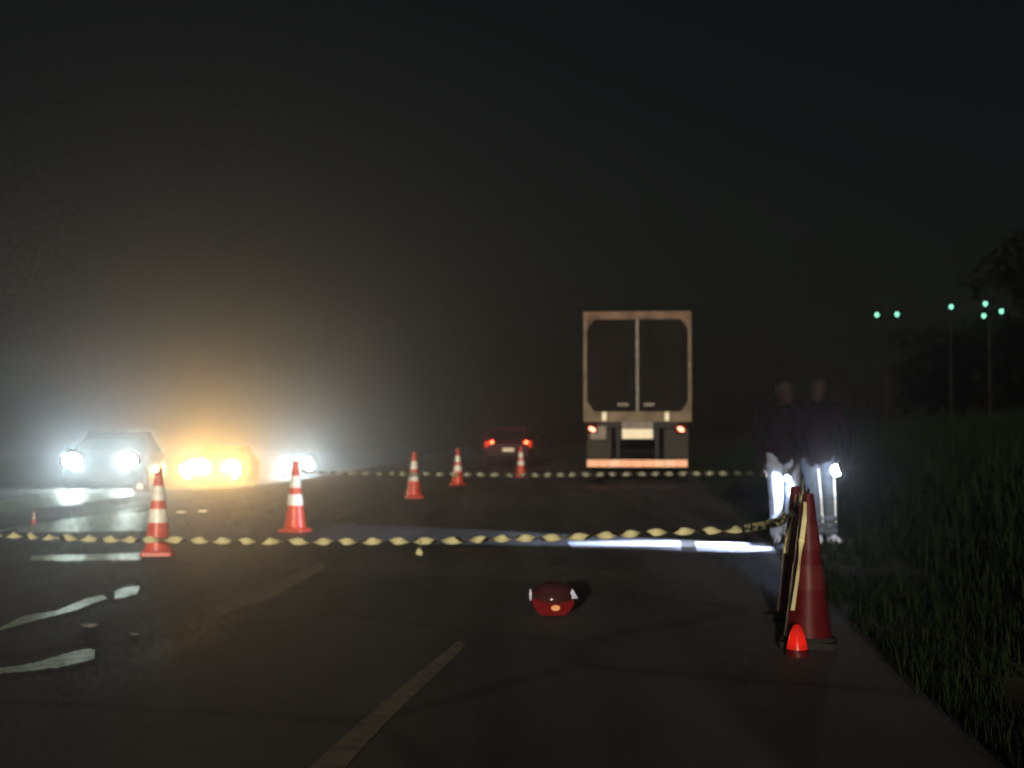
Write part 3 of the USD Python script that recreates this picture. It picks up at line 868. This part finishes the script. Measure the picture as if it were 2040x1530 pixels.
YA = 14.9
oa = ground(1560, 1084)
oa[2] = float(height(oa[0], oa[1]))
JA = dict(pelvis=(0, .02, .95), waist=(0, .02, 1.07), chest=(.0, .02, 1.26), neck=(.01, -.01, 1.46), head=(.03, -.04, 1.60),
          hipL=(.085, .0, .90), hipR=(-.085, .0, .90), knL=(.085, -.07, .49), knR=(-.075, -.03, .50), anL=(.07, .02, .085), anR=(-.055, .04, .085),
          toeL=(.10, -.15, .04), toeR=(-.10, -.12, .04), shL=(.185, .02, 1.40), shR=(-.185, .02, 1.40),
          elL=(.24, -.06, 1.12), elR=(-.25, .03, 1.12), wrL=(.10, -.24, .90), wrR=(-.22, -.08, .87), hdL=(-.3, -.35, -.9), hdR=(.05, -.1, -1), pnL=(-.9, .3, 0), pnR=(1, 0, 0), curlL=0.9, curlR=0.35)
make_person(oa, JA, "left of the two standing people, pale trousers lit brightly by a torch, dark top", M["jacket_a"], M["jeans_a"], (.55, -.83, -.25))
ob = ground(1638, 1086)
ob[2] = float(height(ob[0], ob[1])) + 0.01
JB = dict(pelvis=(-.05, .0, .96), waist=(-.04, .0, 1.08), chest=(-.03, .0, 1.27), neck=(-.02, -.02, 1.48), head=(-.04, -.05, 1.62),
          hipL=(.03, .0, .91), hipR=(-.13, .0, .91), knL=(.06, -.06, .49), knR=(-.08, -.04, .49), anL=(.095, .02, .085), anR=(-.04, .02, .085),
          toeL=(.15, -.14, .04), toeR=(-.06, -.15, .04), shL=(.16, .0, 1.42), shR=(-.22, .0, 1.42),
          elL=(.25, -.06, 1.14), elR=(-.27, -.05, 1.15), wrL=(.19, -.25, .88), wrR=(-.20, -.20, .95), hdL=(-.15, -.6, -.7), hdR=(.2, -.5, -.8), pnL=(-1, .2, 0), pnR=(1, 0, 0), curlL=1.0, curlR=0.5)
make_person(ob, JB, "right of the two standing people, blue jeans, holding out a bright torch", M["jacket_b"], M["jeans_b"], (-.6, -.78, -.2), seams=True)


def torch(lens_at, direction, label, lens_mat, lens_r, power, cone):
    d = np.array(direction, float)
    d /= np.linalg.norm(d)
    t = thing("torch", lens_at, 0, label, "torch")
    obj("barrel", cyl(-d * .17, -d * .045, .014, None, 12), M["torch"], t, smooth=40)
    obj("head", cyl(-d * .05, -d * .004, .015, lens_r + .006, 16), M["torch"], t, smooth=40)
    L = ell([0, 0, 0], [lens_r] * 3)
    L.apply_translation(d * lens_r * 0.55)
    obj("lens", L, lens_mat, t, smooth=True)
    sl = UsdLux.SphereLight.Define(stage, str(t.GetPath()) + "/beam")
    sl.CreateRadiusAttr(0.012)
    sl.CreateNormalizeAttr(True)
    sl.CreateIntensityAttr(power)
    sl.CreateColorAttr(Gf.Vec3f(0.68, 0.78, 1.0))
    sh = UsdLux.ShapingAPI.Apply(sl.GetPrim())
    sh.CreateShapingConeAngleAttr(cone)
    sh.CreateShapingConeSoftnessAttr(0.6)
    m = Gf.Matrix4d().SetRotate(Gf.Rotation(Gf.Vec3d(0, 0, -1), Gf.Vec3d(*map(float, d))))
    m.SetTranslateOnly(Gf.Vec3d(*map(float, d * .13)))
    sl.AddTransformOp().Set(m)
    return t


tb = at(1672, 935, 14.55)
target = at(1563, 972, 14.80)
torch(tb, target - tb, "torch in the right person's outstretched hand, a white round spot of light", M["torch_lens"], .058, 420.0, 24)
ta = at(1571, 950, 14.50)
torch(ta, ground(1470, 1093) - ta, "torch held low by the left person, shining on the white cross line", M["torch_lens2"], .032, 22.0, 32)


# ------------------------------------------------------------------ small lamps and bits
def dome_lamp(name, p, label, glowm, r, h, base, amber=None):
    t = thing(name, p, 0, label, "warning lamp")
    obj("base", cyl([0, 0, 0], [0, 0, .035], r * 1.1, r, 18), base, t, smooth=40)
    prof = [(0.0, .035)] + [(r * .95, .037)] + [(r * (.95 * math.cos(a) ** .6) * (1 - .35 * math.sin(a)), .04 + (h - .04) * math.sin(a)) for a in np.linspace(0.05, PI / 2 - .02, 9)] + [(0, h)]
    obj("lens", revolve(prof[1:], 24), M["red_shell"], t, smooth=60)
    obj("bulb", ell([0, 0, .075], [.018, .018, .028]), glowm, t, smooth=True)
    return t


pl = ground(1588, 1307)
dome_lamp("warning_lamp", (pl[0], pl[1], 0), "small glowing red lamp on the road at the foot of the nearest cone", M["red_glow"], .056, .165, M["cone_shaded"])


def fallen_lamp():
    c = ground(1103, 1234)
    t = thing("beacon_lamp", (c[0], c[1] + .12, 0.0), 0.0, "round red lamp lying alone on the dark road in the foreground", "warning lamp")
    s = ell([0, 0, .115], [.150, .13, .115], 3)
    obj("housing", s, plain("smoky_red_plastic", (0.030, 0.010, 0.011), 0.12, var=0.2), t, smooth=True)
    # lower front lens
    v = []
    for a in np.linspace(-1.05, 1.0, 18):
        for b in np.linspace(-.98, -.12, 6):
            w = b + .22 * (abs(a - .1) ** 1.6) * (1 if b > -.6 else 0)
            r_ = .004
            v.append([(.150 + r_) * math.sin(a) * math.cos(w), -(.13 + r_) * math.cos(a) * math.cos(w), .115 + (.115 + r_) * math.sin(w)])
    v = np.array(v)
    q = np.array([[i * 6 + j, i * 6 + j + 1, (i + 1) * 6 + j + 1, (i + 1) * 6 + j] for i in range(17) for j in range(5)])
    obj("lens", (v, q[:, ::-1]), M["red_dim"], t, smooth=True)
    obj("bulb", ell([.012, -.128, .072], [.028, .012, .018]), M["amber_dot"], t, smooth=True)
    e = ell([-.144, -.045, .145], [.009, .012, .038])
    obj("reflector_or_glint", e, M["paint_cross"], t, smooth=True)  # pale crescent modelled as a headlight glint on the housing
    v = man_tm(Manifold.hull_points(np.array([[.085, -.10, .125], [.155, -.06, .125], [.12, -.06, .185], [.085, -.085, .125], [.155, -.045, .125], [.12, -.045, .185]])))
    obj("reflector_or_glint", v, M["paint_cross"], t)  # pale chip shaped as a second glint, on the right
    return t


fallen_lamp()

p = at(309, 935, 13.6)
t = thing("marker_light", p, 0, "small round pale light at the tip of the left cone beside the amber glare", "marker light")
obj("lens", ell([0, 0, 0], [.034, .03, .034]), M["warm_dot"], t, smooth=True)
obj("holder", cyl([0.01, .01, -.05], [0.004, .005, -.028], .014, .02, 10), M["trim"], t)
for px in (281,):
    gpt = ground(283, 979)
    t = thing("marker_block", gpt, 0, "small low dark red marker with a white top behind the left cone", "road marker")
    obj("block", man_tm(Manifold.hull_points(np.array([(x, y, z) for z, w in ((0, .17), (.14, .12)) for x in (-w, w) for y in (-.1, .1)], float))), M["cone_shaded"], t)
    obj("reflector_or_glint", man_tm(Manifold.hull_points(np.array([(x - .02, y, z) for z, w in ((.05, .07), (.17, .045)) for x in (-w, w) for y in (-.125, -.09)], float))), M["band"], t)
for px, py, lab in ((362, 1022, "left of two yellowish road studs right of the left cone"), (405, 1020, "right of two yellowish road studs right of the left cone")):
    gpt = ground(px, py)
    t = thing("road_stud", gpt, 0, lab, "road stud", "yellow road studs")
    obj("stud", man_tm(Manifold.hull_points(np.array([(x, y, z) for z, w in ((0, .085), (.035, .055)) for x in (-w, w) for y in (-w, w)], float))), M["stud"], t)
    obj("reflector_or_glint", man_tm(Manifold.hull_points(np.array([(x, y, z) for (y, z) in ((-.087, .004), (-.068, .03), (-.08, .004), (-.06, .03)) for x in (-.06, .06)], float))), M["band"], t)
for px, py, r_, lab in ((180, 1248, .055, "larger pale scrap lying on the road between the two glinting strokes"), (268, 1264, .025, "tiny pale scrap right of the larger one on the road")):
    gpt = ground(px, py)
    r2_ = np.random.default_rng(px)
    s = trimesh.creation.icosphere(2, 1.0)
    s.vertices *= (0.75 + 0.5 * meshkit.noise(s.vertices * 2.3, px))[:, None] * np.array([r_, r_ * .9, r_ * .22])
    s.apply_translation([0, 0, r_ * .16])
    t = thing("debris", gpt, 0.3, lab, "debris")
    obj("scrap", s, M["stone"], t)


# ------------------------------------------------------------------ dark posts added to hold the green lights on the right
def added_lamp_post(lamps, dist, label):
    P = [at(px, py, dist) for px, py in lamps]
    x = float(np.mean([p[0] for p in P]))
    z0 = float(height(x, dist))
    top = max(p[2] for p in P) + 0.25
    t = thing("added_lamp_post", (x, dist, z0), 0, label, "lamp post", "added posts with green lamps on the right")
    obj("pole", cyl([0, .12, -.2], [0, .12, top - z0], .055, .04, 10), M["pole"], t, smooth=40)
    for p in P:
        lx, lz = p[0] - x, p[2] - z0
        arm = obj("arm", cyl([0, .12, lz + .12], [lx * 1.0 + (0.001 if abs(lx) < .01 else 0), 0.02, lz + .10], .02, None, 8), M["pole"], t)
        obj("lamp", ell([lx, 0, lz], [.050, .05, .065]), M["green"], arm, smooth=True)
        obj("hood", cyl([lx, 0, lz + .05], [lx, 0, lz + .12], .075, .03, 12), M["pole"], arm)
    return t


added_lamp_post([(1747, 627), (1787, 626)], 40.0, "leftmost added post with a pair of small green lamps at one height")
added_lamp_post([(1895, 611)], 40.5, "middle added post with a single small green lamp")
added_lamp_post([(1960, 629), (1963, 605), (1995, 620)], 40.0, "rightmost added post with a cluster of three small green lamps")
